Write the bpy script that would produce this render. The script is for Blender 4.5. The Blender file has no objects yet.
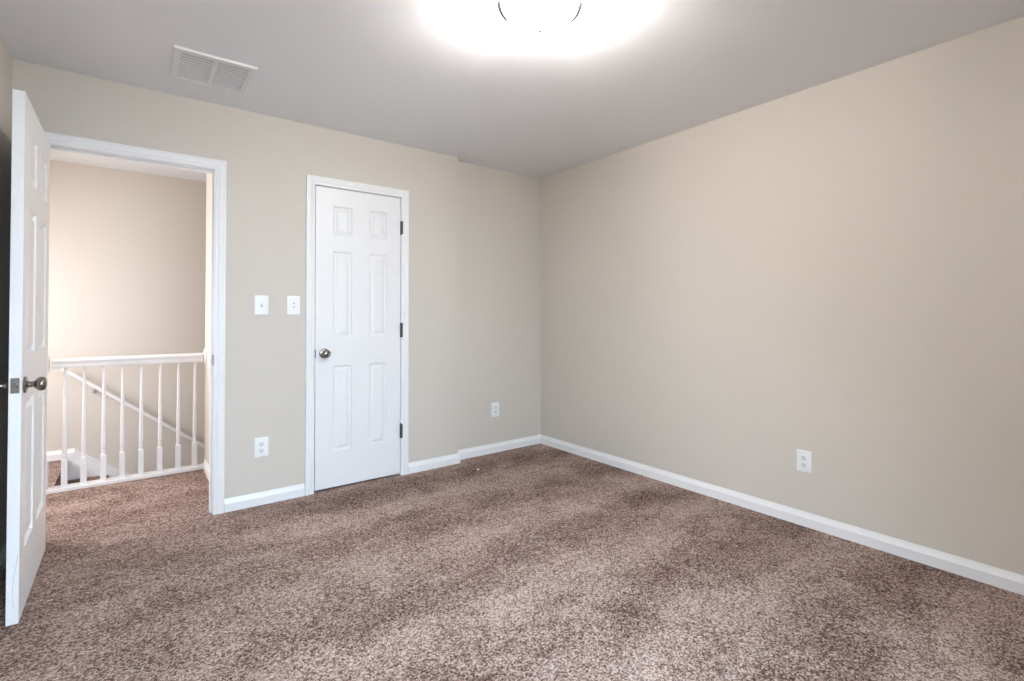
import bpy, bmesh, math, random
from mathutils import Vector, Matrix
random.seed(4)
SC = bpy.context.scene
COL = SC.collection

# ---------------------------------------------------------------- camera
cam_data = bpy.data.cameras.new('camera')
cam = bpy.data.objects.new('camera', cam_data)
COL.objects.link(cam)
F_PX = 497.53
cam_data.sensor_fit = 'HORIZONTAL'
cam_data.sensor_width = 36.0
cam_data.lens = F_PX / 1024 * 36.0
cam_data.shift_y = -32.53 / 1024
cam_data.clip_start = 0.02
YAW, PITCH, ROLL = 0.65004, 0.014214, -0.00102
YAW_R = -math.degrees(YAW)
fw = Vector((math.sin(YAW) * math.cos(PITCH), math.cos(YAW) * math.cos(PITCH), math.sin(PITCH)))
rt = Vector((math.cos(YAW), -math.sin(YAW), 0))
up = rt.cross(fw)
r2 = rt * math.cos(ROLL) + up * math.sin(ROLL)
u2 = up * math.cos(ROLL) - rt * math.sin(ROLL)
cam.matrix_world = Matrix(((r2.x, u2.x, -fw.x, -2.9906), (r2.y, u2.y, -fw.y, -3.5017), (r2.z, u2.z, -fw.z, 1.1764), (0, 0, 0, 1)))
SC.camera = cam

# ---------------------------------------------------------------- view, world, lights
SC.view_settings.view_transform = 'Standard'
SC.view_settings.look = 'None'
SC.view_settings.gamma = 1.0
SC.view_settings.exposure = 0.13
SC.view_settings.use_curve_mapping = False

world = bpy.data.worlds.new('world')
SC.world = world
world.use_nodes = True
wn = world.node_tree
wn.nodes['Background'].inputs[0].default_value = (0.62, 0.76, 1.0, 1)
wn.nodes['Background'].inputs[1].default_value = 1.0

WIN = dict(x0=-3.15, x1=-1.75, z0=0.55, z1=2.0)      # window in the wall behind the camera
REAR_Y = -4.05

def light(name, kind, loc, rot, power, color, **kw):
    d = bpy.data.lights.new(name, kind)
    d.energy = power
    d.color = color
    for k, v in kw.items():
        setattr(d, k, v)
    o = bpy.data.objects.new(name, d)
    COL.objects.link(o)
    o.location = loc
    o.rotation_euler = rot
    return o

# daylight entering through the window behind the camera
light('window_daylight', 'AREA', ((WIN['x0'] + WIN['x1']) / 2, REAR_Y + 0.22, (WIN['z0'] + WIN['z1']) / 2),
      (math.radians(50), 0, 0), 62, (0.57, 0.78, 1.0), shape='RECTANGLE', spread=math.radians(130), size=WIN['x1'] - WIN['x0'], size_y=WIN['z1'] - WIN['z0'])
LAMP = (-1.735, -2.03)
LAMP_EMIT = 22.0
for k in (0, 1):            # the two bulbs inside the bowl; they shine up past its open rim onto the ceiling
    light('lamp_bulb', 'POINT', (LAMP[0] + 0.045 * (1 - 2 * k), LAMP[1], 2.44 - 0.088), (0, 0, 0), 38, (1.0, 0.965, 0.93), shadow_soft_size=0.035)
# the lamp of the landing, out of sight to the left of the opening
light('landing_lamp', 'POINT', (-3.85, 0.55, 2.05), (0, 0, 0), 13, (1.0, 0.88, 0.81), shadow_soft_size=0.12)
# fill light added at the landing's far end to lift the lower hall
light('landing_fill', 'AREA', (-4.70, 1.1, 1.15), (0, math.radians(-72), 0), 56, (0.92, 0.90, 0.96), shape='RECTANGLE', spread=math.radians(140), size=1.2, size_y=0.9)

# ---------------------------------------------------------------- materials
def mat(name, color, rough=0.5, metal=0.0, bump=None, spec=0.5):
    m = bpy.data.materials.new(name)
    m.use_nodes = True
    nt = m.node_tree
    b = nt.nodes['Principled BSDF']
    b.inputs['Base Color'].default_value = (*color, 1)
    b.inputs['Roughness'].default_value = rough
    b.inputs['Metallic'].default_value = metal
    b.inputs['Specular IOR Level'].default_value = spec
    if bump:
        sc, st, di = bump
        tc = nt.nodes.new('ShaderNodeTexCoord')
        nz = nt.nodes.new('ShaderNodeTexNoise')
        nz.inputs['Scale'].default_value = sc
        nz.inputs['Detail'].default_value = 3
        bp = nt.nodes.new('ShaderNodeBump')
        bp.inputs['Strength'].default_value = st
        bp.inputs['Distance'].default_value = di
        nt.links.new(tc.outputs['Object'], nz.inputs['Vector'])
        nt.links.new(nz.outputs['Fac'], bp.inputs['Height'])
        nt.links.new(bp.outputs['Normal'], b.inputs['Normal'])
    return m

M = {}
M['wall'] = mat('wall_paint', (0.635, 0.585, 0.515), 0.75, bump=(260, 0.10, 0.002), spec=0.3)
M['ceiling'] = mat('ceiling_paint', (0.83, 0.835, 0.845), 0.9, bump=(180, 0.15, 0.002), spec=0.2)
M['trim'] = mat('white_trim_paint', (0.845, 0.835, 0.825), 0.35, bump=(90, 0.03, 0.001))
M['door'] = mat('white_door_paint', (0.82, 0.815, 0.805), 0.38, bump=(140, 0.04, 0.001))
M['plate'] = mat('white_plastic', (0.86, 0.86, 0.85), 0.35)
M['socket'] = mat('socket_face_plastic', (0.78, 0.78, 0.76), 0.4)
M['slot'] = mat('dark_slot', (0.05, 0.05, 0.05), 0.6)
M['grey'] = mat('grey_jack', (0.42, 0.42, 0.40), 0.5)
M['nickel'] = mat('satin_nickel', (0.27, 0.24, 0.22), 0.24, 1.0)
M['steel'] = mat('brushed_steel', (0.36, 0.35, 0.34), 0.3, 1.0)
M['arm'] = mat('dark_metal_arm', (0.13, 0.128, 0.125), 0.8, 0.0, spec=0.0)
M['hinge'] = mat('dark_hinge', (0.10, 0.095, 0.09), 0.45, 0.8)
M['vent'] = mat('vent_enamel', (0.80, 0.785, 0.77), 0.5)
M['duct'] = mat('duct_shade', (0.03, 0.03, 0.03), 0.8)  # near black: the shade behind the louvres put into the colour
M['paper'] = mat('paper', (0.9, 0.9, 0.88), 0.8)
M['lint'] = mat('lint_dark', (0.03, 0.025, 0.02), 0.9)
M['scratch'] = mat('scratch_grey', (0.45, 0.45, 0.47), 0.7)

def glass_mat():
    m = bpy.data.materials.new('lit_opal_glass')
    m.use_nodes = True
    nt = m.node_tree
    b = nt.nodes['Principled BSDF']
    b.inputs['Base Color'].default_value = (0.9, 0.9, 0.88, 1)
    b.inputs['Roughness'].default_value = 0.25
    b.inputs['Emission Color'].default_value = (1.0, 0.96, 0.92, 1)
    b.inputs['Emission Strength'].default_value = LAMP_EMIT
    # frosted glass: part of the bulbs' light goes straight through
    tr = nt.nodes.new('ShaderNodeBsdfTransparent')
    mx = nt.nodes.new('ShaderNodeMixShader'); mx.inputs[0].default_value = 0.3
    nt.links.new(tr.outputs[0], mx.inputs[1]); nt.links.new(b.outputs[0], mx.inputs[2])
    nt.links.new(mx.outputs[0], nt.nodes['Material Output'].inputs['Surface'])
    return m
M['glass'] = glass_mat()

def clear_mat():
    m = bpy.data.materials.new('window_glass')
    m.use_nodes = True
    b = m.node_tree.nodes['Principled BSDF']
    b.inputs['Base Color'].default_value = (1, 1, 1, 1)
    b.inputs['Roughness'].default_value = 0.0
    b.inputs['Transmission Weight'].default_value = 1.0
    return m
M['pane'] = clear_mat()

def carpet_mat():
    m = bpy.data.materials.new('frieze_carpet')
    m.use_nodes = True
    nt = m.node_tree
    N, L = nt.nodes, nt.links
    b = N['Principled BSDF']
    b.inputs['Roughness'].default_value = 1.0
    b.inputs['Specular IOR Level'].default_value = 0.05
    tc = N.new('ShaderNodeTexCoord')
    # warp so that tufts are not regular cells
    w = N.new('ShaderNodeTexNoise'); w.inputs['Scale'].default_value = 95; w.inputs['Detail'].default_value = 2
    ws = N.new('ShaderNodeVectorMath'); ws.operation = 'MULTIPLY_ADD'
    ws.inputs[1].default_value = (0.012, 0.012, 0.012)
    L.new(tc.outputs['Object'], w.inputs['Vector'])
    L.new(w.outputs['Color'], ws.inputs[0]); L.new(tc.outputs['Object'], ws.inputs[2])
    v = N.new('ShaderNodeTexVoronoi'); v.inputs['Scale'].default_value = 185; v.feature = 'F1'
    L.new(ws.outputs[0], v.inputs['Vector'])
    sep = N.new('ShaderNodeSeparateColor'); L.new(v.outputs['Color'], sep.inputs[0])
    # mottled clumps of 2-4 cm and broad nap patches
    n1 = N.new('ShaderNodeTexNoise'); n1.inputs['Scale'].default_value = 42; n1.inputs['Detail'].default_value = 3
    L.new(tc.outputs['Object'], n1.inputs['Vector'])
    mp = N.new('ShaderNodeMapping'); mp.inputs['Rotation'].default_value = (0, 0, 0.5); mp.inputs['Scale'].default_value = (1.0, 1.6, 1.0)
    L.new(tc.outputs['Object'], mp.inputs['Vector'])
    n2 = N.new('ShaderNodeTexNoise'); n2.inputs['Scale'].default_value = 3.4; n2.inputs['Detail'].default_value = 5; n2.inputs['Roughness'].default_value = 0.62
    n2.inputs['Distortion'].default_value = 0.6
    L.new(mp.outputs[0], n2.inputs['Vector'])
    def math_(op, a, bb, c=None):
        k = N.new('ShaderNodeMath'); k.operation = op
        for i, q in enumerate((a, bb, c)):
            if q is None: continue
            if isinstance(q, (int, float)): k.inputs[i].default_value = q
            else: L.new(q, k.inputs[i])
        return k.outputs[0]
    s = math_('MULTIPLY_ADD', sep.outputs[0], 0.84, -0.42)
    s = math_('ADD', s, 0.505)
    a1 = math_('MULTIPLY_ADD', n1.outputs['Fac'], 0.45, -0.225)
    s = math_('ADD', s, a1)
    a2 = math_('MULTIPLY_ADD', n2.outputs['Fac'], 0.80, -0.40)
    # vacuum lanes: the pile lies to and fro in bands running across the room
    sx = N.new('ShaderNodeSeparateXYZ'); L.new(tc.outputs['Object'], sx.inputs[0])
    n3 = N.new('ShaderNodeTexNoise'); n3.inputs['Scale'].default_value = 1.5; n3.inputs['Detail'].default_value = 3
    L.new(tc.outputs['Object'], n3.inputs['Vector'])
    ph = math_('MULTIPLY_ADD', sx.outputs[1], 2 * math.pi / 0.61, 1.85 * 2 * math.pi / 0.61)
    ph = math_('ADD', ph, math_('MULTIPLY_ADD', n3.outputs['Fac'], 5.0, -2.5))
    lane = math_('COSINE', ph, 0.0)
    mr = N.new('ShaderNodeMapRange'); mr.interpolation_type = 'SMOOTHSTEP'
    mr.inputs['From Min'].default_value = -2.9; mr.inputs['From Max'].default_value = -1.9
    mr.inputs['To Min'].default_value = 0.012; mr.inputs['To Max'].default_value = 0.11
    L.new(sx.outputs[0], mr.inputs['Value'])
    s = math_('ADD', s, math_('MULTIPLY', lane, mr.outputs[0]))
    s = math_('ADD', s, a2)
    r = N.new('ShaderNodeValToRGB')
    e = r.color_ramp.elements
    e[0].position = 0.08; e[0].color = (0.075, 0.042, 0.032, 1)
    e[1].position = 0.95; e[1].color = (0.56, 0.435, 0.375, 1)
    k = e.new(0.33); k.color = (0.190, 0.118, 0.092, 1)
    k = e.new(0.60); k.color = (0.335, 0.237, 0.198, 1)
    L.new(s, r.inputs[0])
    L.new(r.outputs[0], b.inputs['Base Color'])
    hb = math_('MULTIPLY_ADD', v.outputs['Distance'], -1.0, 1.0)
    bp = N.new('ShaderNodeBump'); bp.inputs['Strength'].default_value = 0.6; bp.inputs['Distance'].default_value = 0.006
    L.new(hb, bp.inputs['Height']); L.new(bp.outputs[0], b.inputs['Normal'])
    return m
M['carpet'] = carpet_mat()

# ---------------------------------------------------------------- mesh helpers
def box(bm, x0, x1, y0, y1, z0, z1):
    vs = [bm.verts.new((x, y, z)) for z in (z0, z1) for y in (y0, y1) for x in (x0, x1)]
    for f in ((0, 2, 3, 1), (4, 5, 7, 6), (0, 1, 5, 4), (2, 6, 7, 3), (0, 4, 6, 2), (1, 3, 7, 5)):
        bm.faces.new([vs[i] for i in f])

def loft(bm, rings, closed=True, caps=True):
    """rings: lists of points, joined one to the next."""
    R = [[bm.verts.new(p) for p in r] for r in rings]
    n = len(R[0])
    for a, b in zip(R, R[1:]):
        for i in range(n if closed else n - 1):
            j = (i + 1) % n
            bm.faces.new((a[i], a[j], b[j], b[i]))
    if caps:
        bm.faces.new(R[0][::-1]); bm.faces.new(R[-1])
    return R

def lathe(bm, prof, origin, axis='Z', seg=32, squash=1.0):
    """prof: (radius, distance along axis) pairs, revolved."""
    ox, oy, oz = origin
    rings = []
    for r, h in prof:
        ring = []
        for k in range(seg):
            a = 2 * math.pi * k / seg
            c, s = math.cos(a) * max(r, 1e-5), math.sin(a) * max(r, 1e-5) * squash
            if axis == 'Z': ring.append((ox + c, oy + s, oz + h))
            elif axis == '-Y': ring.append((ox + c, oy - h, oz + s))
            elif axis == 'X': ring.append((ox + h, oy + c, oz + s))
            elif axis == '-X': ring.append((ox - h, oy + c, oz + s))
        rings.append(ring)
    loft(bm, rings)

def tube(bm, pts, r, seg=8):
    rings = []
    for i, p in enumerate(pts):
        a = Vector(pts[max(i - 1, 0)]); b = Vector(pts[min(i + 1, len(pts) - 1)])
        d = (b - a).normalized()
        u = d.cross(Vector((0, 0, 1)))
        if u.length < 1e-3: u = d.cross(Vector((1, 0, 0)))
        u.normalize(); w = d.cross(u)
        rings.append([Vector(p) + u * math.cos(2 * math.pi * k / seg) * r + w * math.sin(2 * math.pi * k / seg) * r for k in range(seg)])
    loft(bm, rings)

def obj(name, bm, m, parent=None, smooth=None, bevel=0.0):
    bmesh.ops.recalc_face_normals(bm, faces=bm.faces)
    me = bpy.data.meshes.new(name)
    bm.to_mesh(me); bm.free()
    me.materials.append(m)
    o = bpy.data.objects.new(name, me)
    COL.objects.link(o)
    if parent: o.parent = parent
    if bevel:
        b = o.modifiers.new('bevel', 'BEVEL'); b.width = bevel; b.segments = 2; b.limit_method = 'ANGLE'; b.angle_limit = math.radians(40)
    if smooth:
        for p in me.polygons: p.use_smooth = True
        try:
            me.set_sharp_from_angle(angle=math.radians(smooth))
        except Exception: pass
    return o

def struct(name, bm, m, **kw):
    o = obj(name, bm, m, **kw); o['kind'] = 'structure'
    return o

def empty(name, loc, rz=0.0):
    o = bpy.data.objects.new(name, None); o.empty_display_size = 0.1
    COL.objects.link(o); o.location = loc; o.rotation_euler = (0, 0, rz)
    return o

def tag(o, label, cat, group=None):
    o['label'] = label; o['category'] = cat
    if group: o['group'] = group
    return o

# ---------------------------------------------------------------- dimensions (metres; inner corner of right wall and recess at 0,0)
H = 2.44
D = -0.077                 # face of the door wall
DB = 0.045                 # its far face
LX = -3.475                # left wall
BX = -0.93                 # where the door wall ends and the recess begins
OP = (-3.376, -2.611, 2.046)   # open doorway jamb faces, head
CL = (-2.034, -1.420, 2.046)   # closet jamb faces, head
JT = 0.018                 # jamb board thickness
HRX = -2.543                # landing's right wall
RY = 1.98                  # far wall over the stairs
CY0, CY1 = 0.975, 1.065    # curb under the balusters
SX = -3.42                 # top nosing
HLX = -4.75                # landing's left wall

# ---------------------------------------------------------------- room shell
bm = bmesh.new()
box(bm, LX - 0.12, 0.12, REAR_Y - 0.12, D, -0.12, 0)
box(bm, LX - 0.12, BX, D, DB, -0.12, 0)
box(bm, BX, 0.12, D, 0.12, -0.12, 0)
box(bm, HLX, HRX, DB, CY0, -0.12, 0)
box(bm, HLX, SX, CY0, RY, -0.12, 0)
box(bm, CL[0] - 0.1, CL[1] + 0.1, DB, 0.62, -0.12, 0)
box(bm, HRX, CL[0] - 0.1, DB, 0.62, -0.12, -0.0)
struct('floor', bm, M['carpet'])

bm = bmesh.new(); box(bm, LX - 0.12, 0.12, REAR_Y - 0.12, D, H, H + 0.1)
box(bm, BX, 0.12, D, 0.12, H, H + 0.1)
box(bm, LX - 0.12, BX, D, DB, H, H + 0.1)
struct('ceiling', bm, M['ceiling'])
bm = bmesh.new(); box(bm, HLX - 0.1, -1.1, DB, RY + 0.12, H, H + 0.1)
struct('ceiling_landing', bm, M['ceiling'])

bm = bmesh.new()                                   # door wall with its two openings
a, b, h = OP[0] - JT, OP[1] + JT, OP[2] + JT
c, d, h2 = CL[0] - JT, CL[1] + JT, CL[2] + JT
box(bm, LX, a, D, DB, 0, H); box(bm, a, b, D, DB, h, H); box(bm, b, c, D, DB, 0, H)
box(bm, c, d, D, DB, h2, H); box(bm, d, BX, D, DB, 0, H)
struct('wall_back', bm, M['wall'])
bm = bmesh.new(); box(bm, BX, 0, 0, 0.12, 0, H); struct('wall_recess', bm, M['wall'])
bm = bmesh.new(); box(bm, 0, 0.12, REAR_Y - 0.12, 0.12, 0, H); struct('wall_right', bm, M['wall'])
bm = bmesh.new(); box(bm, LX - 0.12, LX, REAR_Y - 0.12, DB, 0, H); struct('wall_left', bm, M['wall'])
bm = bmesh.new()
W = WIN
box(bm, LX, W['x0'], REAR_Y - 0.12, REAR_Y, 0, H); box(bm, W['x1'], 0, REAR_Y - 0.12, REAR_Y, 0, H)
box(bm, W['x0'], W['x1'], REAR_Y - 0.12, REAR_Y, 0, W['z0']); box(bm, W['x0'], W['x1'], REAR_Y - 0.12, REAR_Y, W['z1'], H)
struct('wall_rear', bm, M['wall'])

# landing, stairwell and closet shells
bm = bmesh.new(); box(bm, HLX - 0.1, -1.1, RY, RY + 0.12, -2.4, H); struct('wall_stairs', bm, M['wall'])
bm = bmesh.new(); box(bm, HRX, HRX + 0.1, DB, CY1, 0, H); struct('wall_landing', bm, M['wall'])
bm = bmesh.new(); box(bm, HLX - 0.1, HLX, DB, RY, -0.12, H); struct('wall_hall_left', bm, M['wall'])
bm = bmesh.new(); box(bm, HLX - 0.1, LX - 0.12, DB - 0.1, DB, -0.12, H); struct('wall_hall_near', bm, M['wall'])
bm = bmesh.new()
box(bm, SX, HRX + 0.1, CY1 - 0.02, CY1 - 0.001, -2.4, -0.0); box(bm, HRX + 0.1, -1.1, CY1 - 0.1, CY1, -2.4, H)
struct('wall_stairwell', bm, M['wall'])
bm = bmesh.new(); box(bm, -1.2, -1.1, CY1, RY, -2.4, H); struct('wall_stairwell_end', bm, M['wall'])
bm = bmesh.new(); box(bm, SX - 0.3, -1.2, CY1, RY, -2.5, -2.4); struct('floor_lower', bm, M['carpet'])
bm = bmesh.new()
box(bm, HRX + 0.1, CL[1] + 0.2, 0.62, 0.68, 0, H); box(bm, CL[1] + 0.1, CL[1] + 0.2, DB, 0.62, 0, H)
box(bm, HRX + 0.1, CL[1] + 0.2, DB, 0.68, H, H + 0.1)
struct('wall_closet', bm, M['wall'])

# ---------------------------------------------------------------- window behind the camera
bm = bmesh.new()
f = 0.05
y0, y1 = REAR_Y - 0.10, REAR_Y - 0.02
box(bm, W['x0'], W['x0'] + f, y0, y1, W['z0'], W['z1']); box(bm, W['x1'] - f, W['x1'], y0, y1, W['z0'], W['z1'])
box(bm, W['x0'] + f, W['x1'] - f, y0, y1, W['z0'], W['z0'] + f); box(bm, W['x0'] + f, W['x1'] - f, y0, y1, W['z1'] - f, W['z1'])
mx = (W['x0'] + W['x1']) / 2
box(bm, mx - f / 2, mx + f / 2, y0, y1, W['z0'] + f, W['z1'] - f)
win = struct('window_1', bm, M['trim'])
bm = bmesh.new()
box(bm, W['x0'] + f, mx - f / 2, REAR_Y - 0.065, REAR_Y - 0.06, W['z0'] + f, W['z1'] - f)
box(bm, mx + f / 2, W['x1'] - f, REAR_Y - 0.065, REAR_Y - 0.06, W['z0'] + f, W['z1'] - f)
obj('window_pane', bm, M['pane'], win)

# ---------------------------------------------------------------- baseboards
BP = [(0, 0), (0.015, 0), (0.015, 0.046), (0.0145, 0.050), (0.0125, 0.053), (0.0055, 0.071), (0.004, 0.0775), (0, 0.0775)]
def baseboard(name, p0, p1, n, m0=0, m1=0):
    """profile swept along p0->p1; n = outward normal; m0/m1 = mitre growth at the ends (+ lengthens the front)."""
    bm = bmesh.new()
    p0, p1, n = Vector((*p0, 0)), Vector((*p1, 0)), Vector((*n, 0))
    t = (p1 - p0).normalized()
    rings = []
    for P, s, mm in ((p0, -1, m0), (p1, 1, m1)):
        rings.append([P + n * o + t * (s * mm * o) + Vector((0, 0, z)) for o, z in BP])
    loft(bm, rings)
    return struct(name, bm, M['trim'])
CW = 0.057
baseboard('baseboard_right', (0, 0), (0, REAR_Y), (-1, 0), -1, -1)
baseboard('baseboard_recess', (BX, 0), (0, 0), (0, -1), 0, -1)
bb = baseboard('baseboard_jog', (BX, D), (BX, 0), (1, 0), 1, 0)
baseboard('baseboard_back_1', (OP[1] + 0.003 + CW, D), (CL[0] - 0.004 - CW, D), (0, -1), 0, 0)
baseboard('baseboard_back_2', (CL[1] + 0.003 + CW, D), (BX, D), (0, -1), 0, 1)
baseboard('baseboard_left', (LX, REAR_Y), (LX, D), (1, 0), -1, 0)
baseboard('baseboard_landing', (HRX, DB), (HRX, CY0), (-1, 0), 0, 0)
baseboard('baseboard_stairs', (HLX, RY), (-3.372, RY), (0, -1), 0, 0)

# sloping skirt board down the stairs
bm = bmesh.new()
SL = 0.79
def zz(x, z0): return z0 - SL * (x + 3.372)
prof = [(-3.372, 0.0775), (-3.372, 0), (-3.4198, 0), (-3.4198, -0.45), (-1.2, zz(-1.2, -0.42)), (-1.2, zz(-1.2, 0.0775))]
loft(bm, [[(x, RY - 0.014, z) for x, z in prof], [(x, RY, z) for x, z in prof]])
bm2 = [(-3.372, 0.0775), (-3.372, 0.060), (-1.2, zz(-1.2, 0.060)), (-1.2, zz(-1.2, 0.0775))]
loft(bm, [[(x, RY - 0.022, z) for x, z in bm2], [(x, RY - 0.014, z) for x, z in bm2]])
struct('baseboard_stair_slope', bm, M['trim'])

# ---------------------------------------------------------------- door frames
CP = [(0, 0), (0, 0.0095), (0.003, 0.0110), (0.014, 0.0118), (0.017, 0.0098), (0.021, 0.0128), (0.036, 0.0150), (0.041, 0.0145),
      (0.046, 0.0165), (0.054, 0.0165), (0.057, 0.013), (0.057, 0)]
def frame(name, xl, xr, zh, y0, y1, slab_side):
    bm = bmesh.new()
    e = 0.001
    for Y, s in ((y0, -1), (y1, 1)):
        ring = []
        for (X, Z, sx, sz) in ((xl - e, 0, -1, 0), (xl - e, zh + e, -1, 1), (xr + e, zh + e, 1, 1), (xr + e, 0, 1, 0)):
            ring.append([(X + sx * u, Y + s * t, Z + sz * u) for u, t in CP])
        loft(bm, ring)
    box(bm, xl - JT, xl, y0, y1, 0, zh); box(bm, xr, xr + JT, y0, y1, 0, zh); box(bm, xl - JT, xr + JT, y0, y1, zh, zh + JT)
    s0, s1 = y0 + 0.040, y0 + 0.075
    st = 0.011
    box(bm, xl, xl + st, s0, s1, 0, zh); box(bm, xr - st, xr, s0, s1, 0, zh); box(bm, xl + st, xr - st, s0, s1, zh - st, zh)
    return struct(name, bm, M['trim'])
t1 = frame('trim_1', OP[0], OP[1], OP[2], D, DB, -1)
t2 = frame('trim_2', CL[0], CL[1], CL[2], D, DB, -1)
# strike plate in the open doorway
bm = bmesh.new()
box(bm, OP[1] - 0.0016, OP[1], D + 0.006, D + 0.034, 0.878, 0.94)
box(bm, OP[1] - 0.003, OP[1] - 0.0016, D - 0.001, D + 0.003, 0.893, 0.925)
sp = obj('strike_plate', bm, M['hinge'], t1); sp['label'] = 'nickel strike plate'

# ---------------------------------------------------------------- six panel doors
def panel_door_mesh(w, z0, z1, th, us):
    """local: x along width from hinge edge 0..w, y 0 (face A) .. th (face B), z."""
    bm = bmesh.new()
    vs = [z0, 0.255, 0.833, 1.022, 1.612, 1.725, 1.922, z1]
    def P(face, u, v, dep):
        return (u, dep if face == 0 else th - dep, v)
    for face in (0, 1):
        for i in range(5):
            for j in range(7):
                u0, u1, v0, v1 = us[i], us[i + 1], vs[j], vs[j + 1]
                if i in (1, 3) and j in (1, 3, 5):
                    steps = [(0, 0), (0.003, 0.0045), (0.009, 0.0115), (0.014, 0.0120), (0.018, 0.0115), (0.034, 0.0035), (0.040, 0.0025)]
                    prev = None
                    for ins, dep in steps:
                        ins = min(ins, (u1 - u0) * 0.38)
                        r = [bm.verts.new(P(face, a, b_, dep)) for a, b_ in ((u0 + ins, v0 + ins), (u1 - ins, v0 + ins), (u1 - ins, v1 - ins), (u0 + ins, v1 - ins))]
                        if prev:
                            for k in range(4):
                                bm.faces.new((prev[k], prev[(k + 1) % 4], r[(k + 1) % 4], r[k]))
                        prev = r
                    bm.faces.new(prev)
                else:
                    bm.faces.new([bm.verts.new(P(face, a, b_, 0)) for a, b_ in ((u0, v0), (u1, v0), (u1, v1), (u0, v1))])
    for i in range(5):
        for v in (z0, z1):
            bm.faces.new([bm.verts.new(q) for q in ((us[i], 0, v), (us[i + 1], 0, v), (us[i + 1], th, v), (us[i], th, v))])
    for j in range(7):
        for u in (0, w):
            bm.faces.new([bm.verts.new(q) for q in ((u, 0, vs[j]), (u, 0, vs[j + 1]), (u, th, vs[j + 1]), (u, th, vs[j]))])
    bmesh.ops.remove_doubles(bm, verts=bm.verts, dist=1e-5)
    return bm

KP = [(0, 0), (0.032, 0), (0.033, 0.003), (0.030, 0.007), (0.020, 0.010), (0.0125, 0.013), (0.0115, 0.024), (0.013, 0.030), (0.019, 0.034),
      (0.025, 0.040), (0.028, 0.047), (0.0275, 0.055), (0.024, 0.061), (0.018, 0.0645), (0.016, 0.0640), (0.013, 0.0655), (0.006, 0.0665), (0, 0.0667)]
def knob(parent, x, z, ydir, y):
    bm = bmesh.new()
    prof = [(r, h) for r, h in KP]
    if ydir < 0: lathe(bm, prof, (x, y, z), '-Y', 36)
    else: lathe(bm, [(r, -h) for r, h in prof], (x, y, z), '-Y', 36)
    o = obj('door_knob', bm, M['nickel'], parent, smooth=35); o['label'] = 'round satin nickel knob'
    return o
def hinge(parent, x, y, z0, z1, leafx):
    bm = bmesh.new()
    n = 5; g = (z1 - z0) / n
    for k in range(n):
        lathe(bm, [(0.0, 0.0003), (0.0062, 0.0003), (0.0062, g - 0.0003), (0.0, g - 0.0003)], (x, y, z0 + k * g), 'Z', 14)
    lathe(bm, [(0.0, -0.004), (0.004, -0.003), (0.0055, 0.0), (0.0, 0.0)], (x, y, z0), 'Z', 12)
    lathe(bm, [(0.0055, 0.0), (0.004, 0.003), (0.0, 0.004)], (x, y, z1), 'Z', 12)
    box(bm, x - 0.001, x + 0.001, y + 0.003, y + 0.034, z0, z1)
    o = obj('hinge', bm, M['hinge'], parent); o['label'] = 'dark metal hinge'
    return o

TH = 0.035
# door_1: the open door. Local x runs from hinge edge; local y=0 is the face towards the room when closed
w1 = 0.760
us = [0, 0.112, 0.112 + 0.213, 0.325 + 0.110, 0.435 + 0.213, w1]
d1 = empty('door_1', (OP[0] + 0.001, D - 0.006, 0), 0)
d1['kind'] = 'structure'
bm = panel_door_mesh(w1, 0.006, 2.042, TH, us)
bmesh.ops.translate(bm, verts=bm.verts, vec=(0.002, 0.006, 0))
obj('door_slab', bm, M['door'], d1)
knob(d1, w1 - 0.058, 0.905, -1, 0.006)
knob(d1, w1 - 0.058, 0.905, 1, 0.006 + TH)
bm = bmesh.new()
box(bm, w1 + 0.002, w1 + 0.0035, 0.006 + 0.0050, 0.006 + 0.030, 0.880, 0.938)
lathe(bm, [(0.0, 0.0), (0.008, 0.0), (0.008, 0.008), (0.005, 0.011), (0.0, 0.011)], (w1 + 0.0035, 0.006 + 0.0175, 0.909), 'X', 16)
o = obj('latch_plate', bm, M['nickel'], d1); o['label'] = 'nickel latch plate on the door edge'
for z0, z1 in ((1.772, 1.868), (1.015, 1.118), (0.277, 0.380)):
    hinge(d1, 0, -0.002, z0, z1, 1)
bm = bmesh.new()
tube(bm, [(w1 + 0.002, 0.006 + y, z) for y, z in ((0.031, 0.27), (0.027, 0.23), (0.020, 0.18), (0.0175, 0.13), (0.019, 0.09), (0.0225, 0.062))], 0.0006, 6)
o = obj('scratch', bm, M['scratch'], d1); o['label'] = 'thin grey scratch on the lower door edge'
d1.rotation_euler = (0, 0, math.radians(-89.75))

# door_2: the closed closet door (hinged on the right)
w2 = CL[1] - CL[0] - 0.0085
us = [0, 0.105, 0.234, 0.360, 0.489, w2]
d2 = empty('door_2', (CL[1] - 0.003, D + 0.0015 + TH, 0), math.pi)    # turned: local x runs left from the hinges
d2['kind'] = 'structure'
bm = panel_door_mesh(w2, 0.014, 2.042, TH, us)
obj('door_slab', bm, M['door'], d2)
knob(d2, w2 - 0.058, 0.920, 1, TH)
for z0, z1 in ((1.772, 1.868), (1.015, 1.118), (0.277, 0.380)):
    hinge(d2, -0.0015, TH + 0.0062, z0, z1, 1)
bm = bmesh.new()
box(bm, w2 + 0.0002, w2 + 0.0052, TH - 0.003, TH + 0.0125, 0.892, 0.948)
o = obj('latch_plate', bm, M['hinge'], d2); o['label'] = 'dark latch plate edge'

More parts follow.
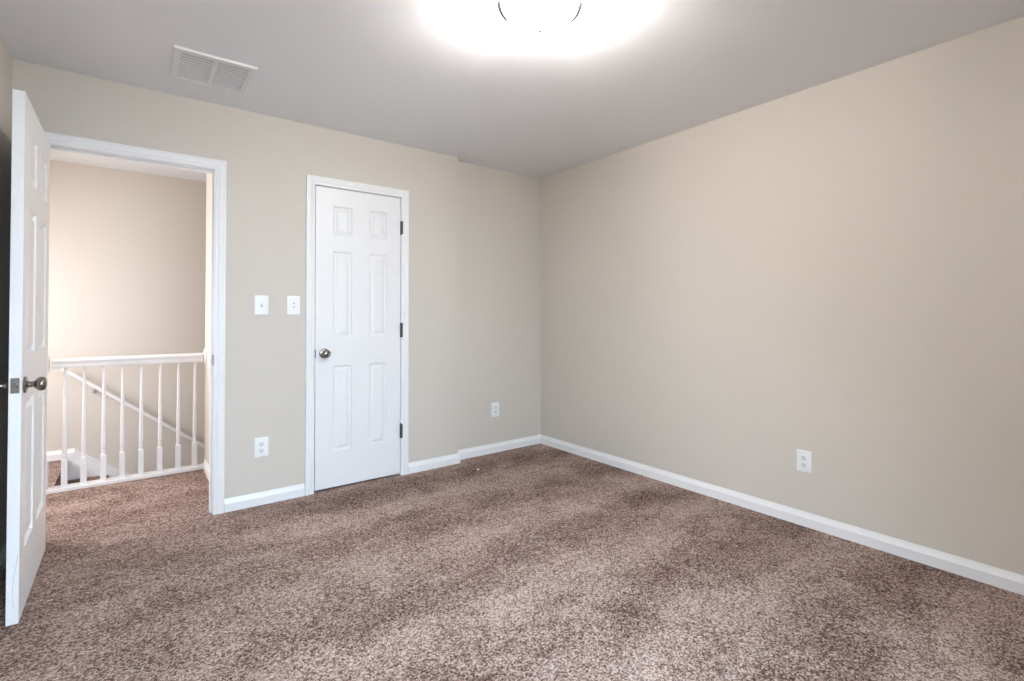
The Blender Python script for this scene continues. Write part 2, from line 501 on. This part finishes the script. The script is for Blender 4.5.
# ---------------------------------------------------------------- staircase
st = tag(empty('staircase', (SX, (CY1 + RY) / 2, 0)), 'carpeted staircase going down behind the white balusters', 'staircase')
ya, yb = CY1 - (CY1 + RY) / 2, (RY - 0.014) - (CY1 + RY) / 2
for k in range(8):
    bm = bmesh.new()
    x0, z1 = 0.247 * k, -0.195 * (k + 1) + 0.020
    pr = [(x0 + 0.001, z1 - 0.30), (x0 + 0.001, z1), (x0 + 0.252, z1), (x0 + 0.268, z1 - 0.008), (x0 + 0.272, z1 - 0.020), (x0 + 0.266, z1 - 0.032), (x0 + 0.2475, z1 - 0.036), (x0 + 0.2475, z1 - 0.30)]
    if k == 7: pr = [(x0 + 0.001, -2.4), (x0 + 0.001, z1), (x0 + 0.247, z1), (x0 + 0.247, -2.4)]
    loft(bm, [[(x, ya + 0.001, z) for x, z in pr], [(x, yb - 0.001, z) for x, z in pr]])
    obj('step', bm, M['carpet'], st)

# ---------------------------------------------------------------- stair railing
rl = tag(empty('stair_railing', ((SX + HRX) / 2, 1.02, 0)), 'white painted railing with turned balusters on the landing, seen through the doorway', 'railing')
ox = (SX + HRX) / 2
bm = bmesh.new()
pr = [(-0.045, 0), (-0.045, 0.019), (-0.042, 0.022), (0.042, 0.022), (0.045, 0.019), (0.045, 0)]
loft(bm, [[(-3.50 - ox, y, z) for y, z in pr], [(HRX - ox, y, z) for y, z in pr]])
obj('base_rail', bm, M['trim'], rl)
bm = bmesh.new()
pr = [(-0.022, 0.820), (-0.024, 0.824), (-0.026, 0.845), (-0.025, 0.856), (-0.030, 0.862), (-0.031, 0.872), (-0.026, 0.881), (-0.014, 0.8865)]
pr = pr + [(-y, z) for y, z in pr[::-1]]
loft(bm, [[(-3.425 - ox, y, z) for y, z in pr], [(HRX - 0.018 - ox, y, z) for y, z in pr]])
obj('handrail', bm, M['trim'], rl, smooth=50)
bm = bmesh.new()
lathe(bm, [(0, 0), (0.050, 0), (0.052, 0.004), (0.047, 0.010), (0.041, 0.011), (0.038, 0.013), (0, 0.013)], (HRX - ox, 0, 0.857), '-X', 32, 1.35)
obj('rosette', bm, M['trim'], rl, smooth=35)
def turned(bm, segs, cx):
    """segs: ('s', half, z0, z1) square block or ('t', [(r,z)...]) turned."""
    for s in segs:
        if s[0] == 's':
            _, hh, z0, z1 = s
            c = 0.003
            loft(bm, [[(cx + sx * (hh - q), sy * (hh - q), z) for sx, sy in ((-1, -1), (1, -1), (1, 1), (-1, 1))] for q, z in ((0, z0), (0, z1 - c * 2), (c * 1.5, z1))])
        else:
            lathe(bm, s[1], (cx, 0, 0), 'Z', 18)
for k in range(8):
    bm = bmesh.new()
    cx = -3.3455 + 0.1056 * k - ox + (-0.0105, -0.017, -0.018, -0.020, -0.018, -0.012, -0.005, -0.006)[k]
    turned(bm, [('s', 0.0160, 0.022, 0.205), ('t', [(0.012, 0.200), (0.013, 0.208), (0.009, 0.214), (0.0135, 0.221), (0.0135, 0.226), (0.0095, 0.232), (0.0120, 0.243),
                 (0.0135, 0.27), (0.0135, 0.31), (0.0120, 0.42), (0.0100, 0.60), (0.0085, 0.80), (0.0085, 0.8225)])], cx)
    obj('baluster', bm, M['trim'], rl, smooth=35)
bm = bmesh.new()
turned(bm, [('s', 0.040, 0.0, 0.20), ('t', [(0.030, 0.195), (0.034, 0.21), (0.022, 0.222), (0.033, 0.235), (0.033, 0.243), (0.024, 0.253), (0.030, 0.29), (0.034, 0.36), (0.031, 0.46),
             (0.023, 0.66), (0.021, 0.72), (0.030, 0.735), (0.021, 0.748), (0.030, 0.79), (0.030, 0.803)]),
            ('s', 0.040, 0.800, 0.905), ('t', [(0.030, 0.900), (0.034, 0.908), (0.020, 0.918), (0.020, 0.924), (0.030, 0.934), (0.034, 0.948), (0.028, 0.964), (0.012, 0.974), (0, 0.976)])], -3.478 - ox)
obj('newel_post', bm, M['trim'], rl, smooth=35)

# wall handrail down the far wall
hr = tag(empty('wall_handrail', (-3.45, RY, 0.72)), 'sloping white handrail fixed to the far wall above the descending stairs', 'handrail')
def hz(x): return 0.750 - 0.795 * (x + 3.413) - 0.03
bm = bmesh.new()
pts = [(x + 3.45, -0.068, hz(x) - 0.72) for x in (-3.452, -1.35)]
dirv = (Vector(pts[1]) - Vector(pts[0])).normalized(); nv = Vector((-dirv.z, 0, dirv.x))
ring = []
for p in pts:
    ring.append([Vector(p) + Vector((0, math.cos(a), 0)) * 0.016 * (1 if math.sin(a) > -0.2 else 0.85) + nv * math.sin(a) * 0.016 for a in [2 * math.pi * k / 16 for k in range(16)]])
loft(bm, ring)
obj('rail', bm, M['trim'], hr, smooth=40)
for x in (-3.250, -2.25, -1.6):
    bm = bmesh.new()
    X, Z = x + 3.45, hz(x) - 0.72
    lathe(bm, [(0, 0), (0.019, 0), (0.019, 0.003), (0.010, 0.006), (0, 0.006)], (X, 0, Z - 0.055), '-Y', 18)
    tube(bm, [(X, -0.004, Z - 0.055), (X, -0.045, Z - 0.052), (X, -0.062, Z - 0.042), (X, -0.068, Z - 0.016)], 0.005, 8)
    o = obj('bracket', bm, M['grey'], hr, smooth=40); o['label'] = 'grey metal bracket'

# ---------------------------------------------------------------- ceiling lamp
lamp = tag(empty('ceiling_light', (LAMP[0], LAMP[1], H)), 'lit flush mounted ceiling light with white bowl and metal ring', 'ceiling light')
bm = bmesh.new()
lathe(bm, [(0.0, 0.0), (0.066, 0.0), (0.068, -0.006), (0.060, -0.016), (0.040, -0.022), (0.0, -0.023)], (0, 0, 0), 'Z', 48)
o = obj('mounting_pan', bm, M['plate'], lamp, smooth=50)
bm = bmesh.new()
R0, DEP = 0.148, 0.097
prof = [(R0 * math.cos(t) ** 0.8, -0.058 - DEP * math.sin(t)) for t in [math.pi / 2 * k / 16 for k in range(16)]] + [(0.0, -0.058 - DEP)]
inner = [(max(r - 0.004, 0), z + 0.004) for r, z in prof[::-1]]
lathe(bm, prof + inner[:-1] + [(R0 - 0.004, -0.058), (R0, -0.058)], (0, 0, 0), 'Z', 64)
o = obj('glass_shade', bm, M['glass'], lamp, smooth=60); o['label'] = 'glowing white glass bowl'
for ang in (YAW_R - 6, YAW_R + 186, YAW_R - 90 + 180):
    bm = bmesh.new()
    ca, sa = math.cos(math.radians(ang)), math.sin(math.radians(ang))
    secs = []
    for k in range(13):
        t = k / 12
        if t < 0.35:
            q = t / 0.35
            r, z = 0.05 + 0.106 * math.sin(q * math.pi / 2), -0.012 - 0.043 * (1 - math.cos(q * math.pi / 2))
        else:
            q = (t - 0.35) / 0.65 * 0.70
            r, z = (R0 + 0.006) * math.cos(q * math.pi / 2) ** 0.8, -0.055 - (DEP + 0.005) * math.sin(q * math.pi / 2)
        hw = 0.014 * (1 - max(0, (t - 0.35) / 0.65)) ** 0.8 + 0.0012
        th = 0.017 * (1 - 0.75 * t)
        secs.append((r, z, hw, th))
    rings = []
    for r, z, hw, th in secs:
        rings.append([(x_ * ca - y_ * sa, x_ * sa + y_ * ca, z_) for x_, y_, z_ in ((r, -hw, z), (r + th, 0, z - th * 0.3), (r, hw, z), (r - 0.002, 0, z))])
    loft(bm, rings)
    o = obj('bowl_arm', bm, M['arm'], lamp, smooth=40); o['label'] = 'tapering brushed metal arm holding the bowl'
bm = bmesh.new()
zb = -0.058 - DEP
lathe(bm, [(0, zb + 0.004), (0.011, zb + 0.001), (0.012, zb - 0.003), (0.006, zb - 0.006), (0.007, zb - 0.012), (0.004, zb - 0.017), (0, zb - 0.018)], (0, 0, 0), 'Z', 20)
o = obj('finial', bm, M['arm'], lamp, smooth=40); o['label'] = 'small metal finial'

# ---------------------------------------------------------------- ceiling vent
VX0, VX1, VY0, VY1 = -2.850, -2.498, -0.712, -0.352
vc = ((VX0 + VX1) / 2, (VY0 + VY1) / 2)
vt = tag(empty('ceiling_vent', (vc[0], vc[1], H)), 'square white louvred return air grille on the ceiling near the doors', 'vent')
hx, hy, m_ = (VX1 - VX0) / 2, (VY1 - VY0) / 2, 0.030
bm = bmesh.new()
def ringrect(ax, ay, z): return [(-ax, -ay, z), (ax, -ay, z), (ax, ay, z), (-ax, ay, z)]
loft(bm, [ringrect(hx, hy, 0), ringrect(hx, hy, -0.010), ringrect(hx - 0.006, hy - 0.006, -0.013), ringrect(hx - m_, hy - m_, -0.010), ringrect(hx - m_, hy - m_, 0)], caps=False)
box(bm, -0.010, 0.010, -hy + m_, hy - m_, -0.0105, -0.001)
obj('frame', bm, M['vent'], vt)
bm = bmesh.new(); box(bm, -hx + 0.02, hx - 0.02, -hy + 0.02, hy - 0.02, -0.0012, -0.0004)  # flat dark sheet standing in for the shade inside the duct
obj('duct_shade_sheet', bm, M['duct'], vt)
bm = bmesh.new()
n = 10
for k in range(n):
    yc = -hy + m_ + (k + 0.5) * (2 * (hy - m_)) / n
    for xa, xb in ((-hx + m_, -0.010), (0.010, hx - m_)):
        pr = [(yc - 0.0080, -0.0030), (yc - 0.0075, -0.0022), (yc + 0.0040, -0.0080), (yc + 0.0035, -0.0090)]
        loft(bm, [[(xa, y, z) for y, z in pr], [(xb, y, z) for y, z in pr]])
obj('louvres', bm, M['vent'], vt)

# ---------------------------------------------------------------- wall plates
def plate_bm(w, h, t=0.0055):
    bm = bmesh.new()
    def rr(ax, az, r, y, n=4):
        pts = []
        for cx, cz, a0 in ((ax - r, az - r, 0), (-ax + r, az - r, 90), (-ax + r, -az + r, 180), (ax - r, -az + r, 270)):
            for k in range(n + 1):
                a = math.radians(a0 + 90 * k / n)
                pts.append((cx + r * math.cos(a), y, cz + r * math.sin(a)))
        return pts
    loft(bm, [rr(w / 2, h / 2, 0.004, 0), rr(w / 2, h / 2, 0.004, -t * 0.45), rr(w / 2 - 0.0022, h / 2 - 0.0022, 0.004, -t * 0.85), rr(w / 2 - 0.005, h / 2 - 0.005, 0.004, -t)])
    return bm
def screw(parent, x, z, y):
    bm = bmesh.new(); lathe(bm, [(0, 0), (0.0030, 0), (0.0026, 0.0012), (0, 0.0014)], (x, y, z), '-Y', 12)
    o = obj('screw', bm, M['socket'], parent); return o
PW, PH, PT = 0.079, 0.122, 0.0055
def outlet(loc, rz, label):
    t = tag(empty('wall_outlet', loc, rz), label, 'outlet', 'white duplex wall outlets')
    obj('cover_plate', plate_bm(PW, PH), M['plate'], t, smooth=30)
    for s in (1, -1):
        bm = bmesh.new()
        zc = s * 0.0195
        pts = []
        for k in range(24):
            a = 2 * math.pi * k / 24
            pts.append((0.0172 * math.cos(a), max(-0.0138, min(0.0138, 0.0172 * math.sin(a))) + zc))
        loft(bm, [[(x, -PT + 0.001, z) for x, z in pts], [(x, -PT - 0.0014, z) for x, z in pts], [(x * 0.95, -PT - 0.0020, zc + (z - zc) * 0.95) for x, z in pts]])
        f_ = obj('socket', bm, M['socket'], t)
        bm = bmesh.new()
        yy = -PT - 0.0020
        box(bm, -0.0076, -0.0050, yy - 0.0003, yy + 0.001, zc - 0.0005, zc + 0.0085)
        box(bm, 0.0050, 0.0076, yy - 0.0003, yy + 0.001, zc + 0.0005, zc + 0.0080)
        lathe(bm, [(0, 0), (0.0030, 0), (0.0030, 0.0003), (0, 0.0003)], (0, yy, zc - 0.0072), '-Y', 12)
        q = obj('slots', bm, M['slot'], f_); q['label'] = 'dark outlet slots'
    screw(t, 0, 0, -PT)
    return t
outlet((-2.351, D, 0.354), 0, 'white duplex outlet low on the wall between the doorway and the closet door')
outlet((-0.510, 0.0, 0.364), 0, 'small white duplex outlet in the wall recess near the room corner')
outlet((0.0, -2.266, 0.357), math.radians(-90), 'white duplex outlet low on the long right wall')

sw = tag(empty('light_switch', (-2.355, D, 1.240)), 'white toggle light switch, nearest to the open doorway', 'light switch')
obj('cover_plate', plate_bm(PW, PH), M['plate'], sw, smooth=30)
bm = bmesh.new(); box(bm, -0.0052, 0.0052, -PT - 0.0002, -PT + 0.001, -0.0120, 0.0120)
q = obj('toggle_slot', bm, M['grey'], sw)
bm = bmesh.new()
loft(bm, [[(-0.0042, -PT, -0.004), (0.0042, -PT, -0.004), (0.0042, -PT, 0.009), (-0.0042, -PT, 0.009)],
          [(-0.0034, -PT - 0.013, 0.006), (0.0034, -PT - 0.013, 0.006), (0.0034, -PT - 0.013, 0.014), (-0.0034, -PT - 0.013, 0.014)]])
obj('toggle', bm, M['plate'], sw)
screw(sw, 0, 0.030, -PT); screw(sw, 0, -0.030, -PT)

pj = tag(empty('wall_plate', (-2.166, D, 1.241)), 'white wall plate with two small grey dots beside the closet door frame', 'wall plate')
obj('cover_plate', plate_bm(PW, PH), M['plate'], pj, smooth=30)
for s in (1, -1):
    bm = bmesh.new()
    lathe(bm, [(0, 0), (0.0058, 0), (0.0052, 0.0020), (0.0030, 0.0024), (0, 0.0022)], (0, -PT, s * 0.0125), '-Y', 16)
    obj('jack', bm, M['grey'], pj, smooth=30)
screw(pj, 0, 0.042, -PT); screw(pj, 0, -0.042, -PT)

# ---------------------------------------------------------------- bits on the carpet
bm = bmesh.new()
pts = [(0, 0, 0.001), (0.013, 0.003, 0.004), (0.016, 0.012, 0.006), (0.005, 0.014, 0.007), (-0.004, 0.008, 0.003)]
loft(bm, [pts, [(x, y, z + 0.0012) for x, y, z in pts]])
o = obj('paper_scrap', bm, M['paper']); o.location = (-0.907, -0.333, 0)
tag(o, 'tiny white scrap lying on the carpet near the recess', 'scrap')
bm = bmesh.new()
tube(bm, [(0, 0, 0.0040), (0.008, -0.003, 0.006), (0.018, -0.002, 0.005), (0.026, 0.004, 0.0040)], 0.0036, 6)
o = obj('thread', bm, M['lint']); o.location = (-0.955, -0.335, 0)
tag(o, 'short dark thread on the carpet beside the tiny white scrap', 'thread')
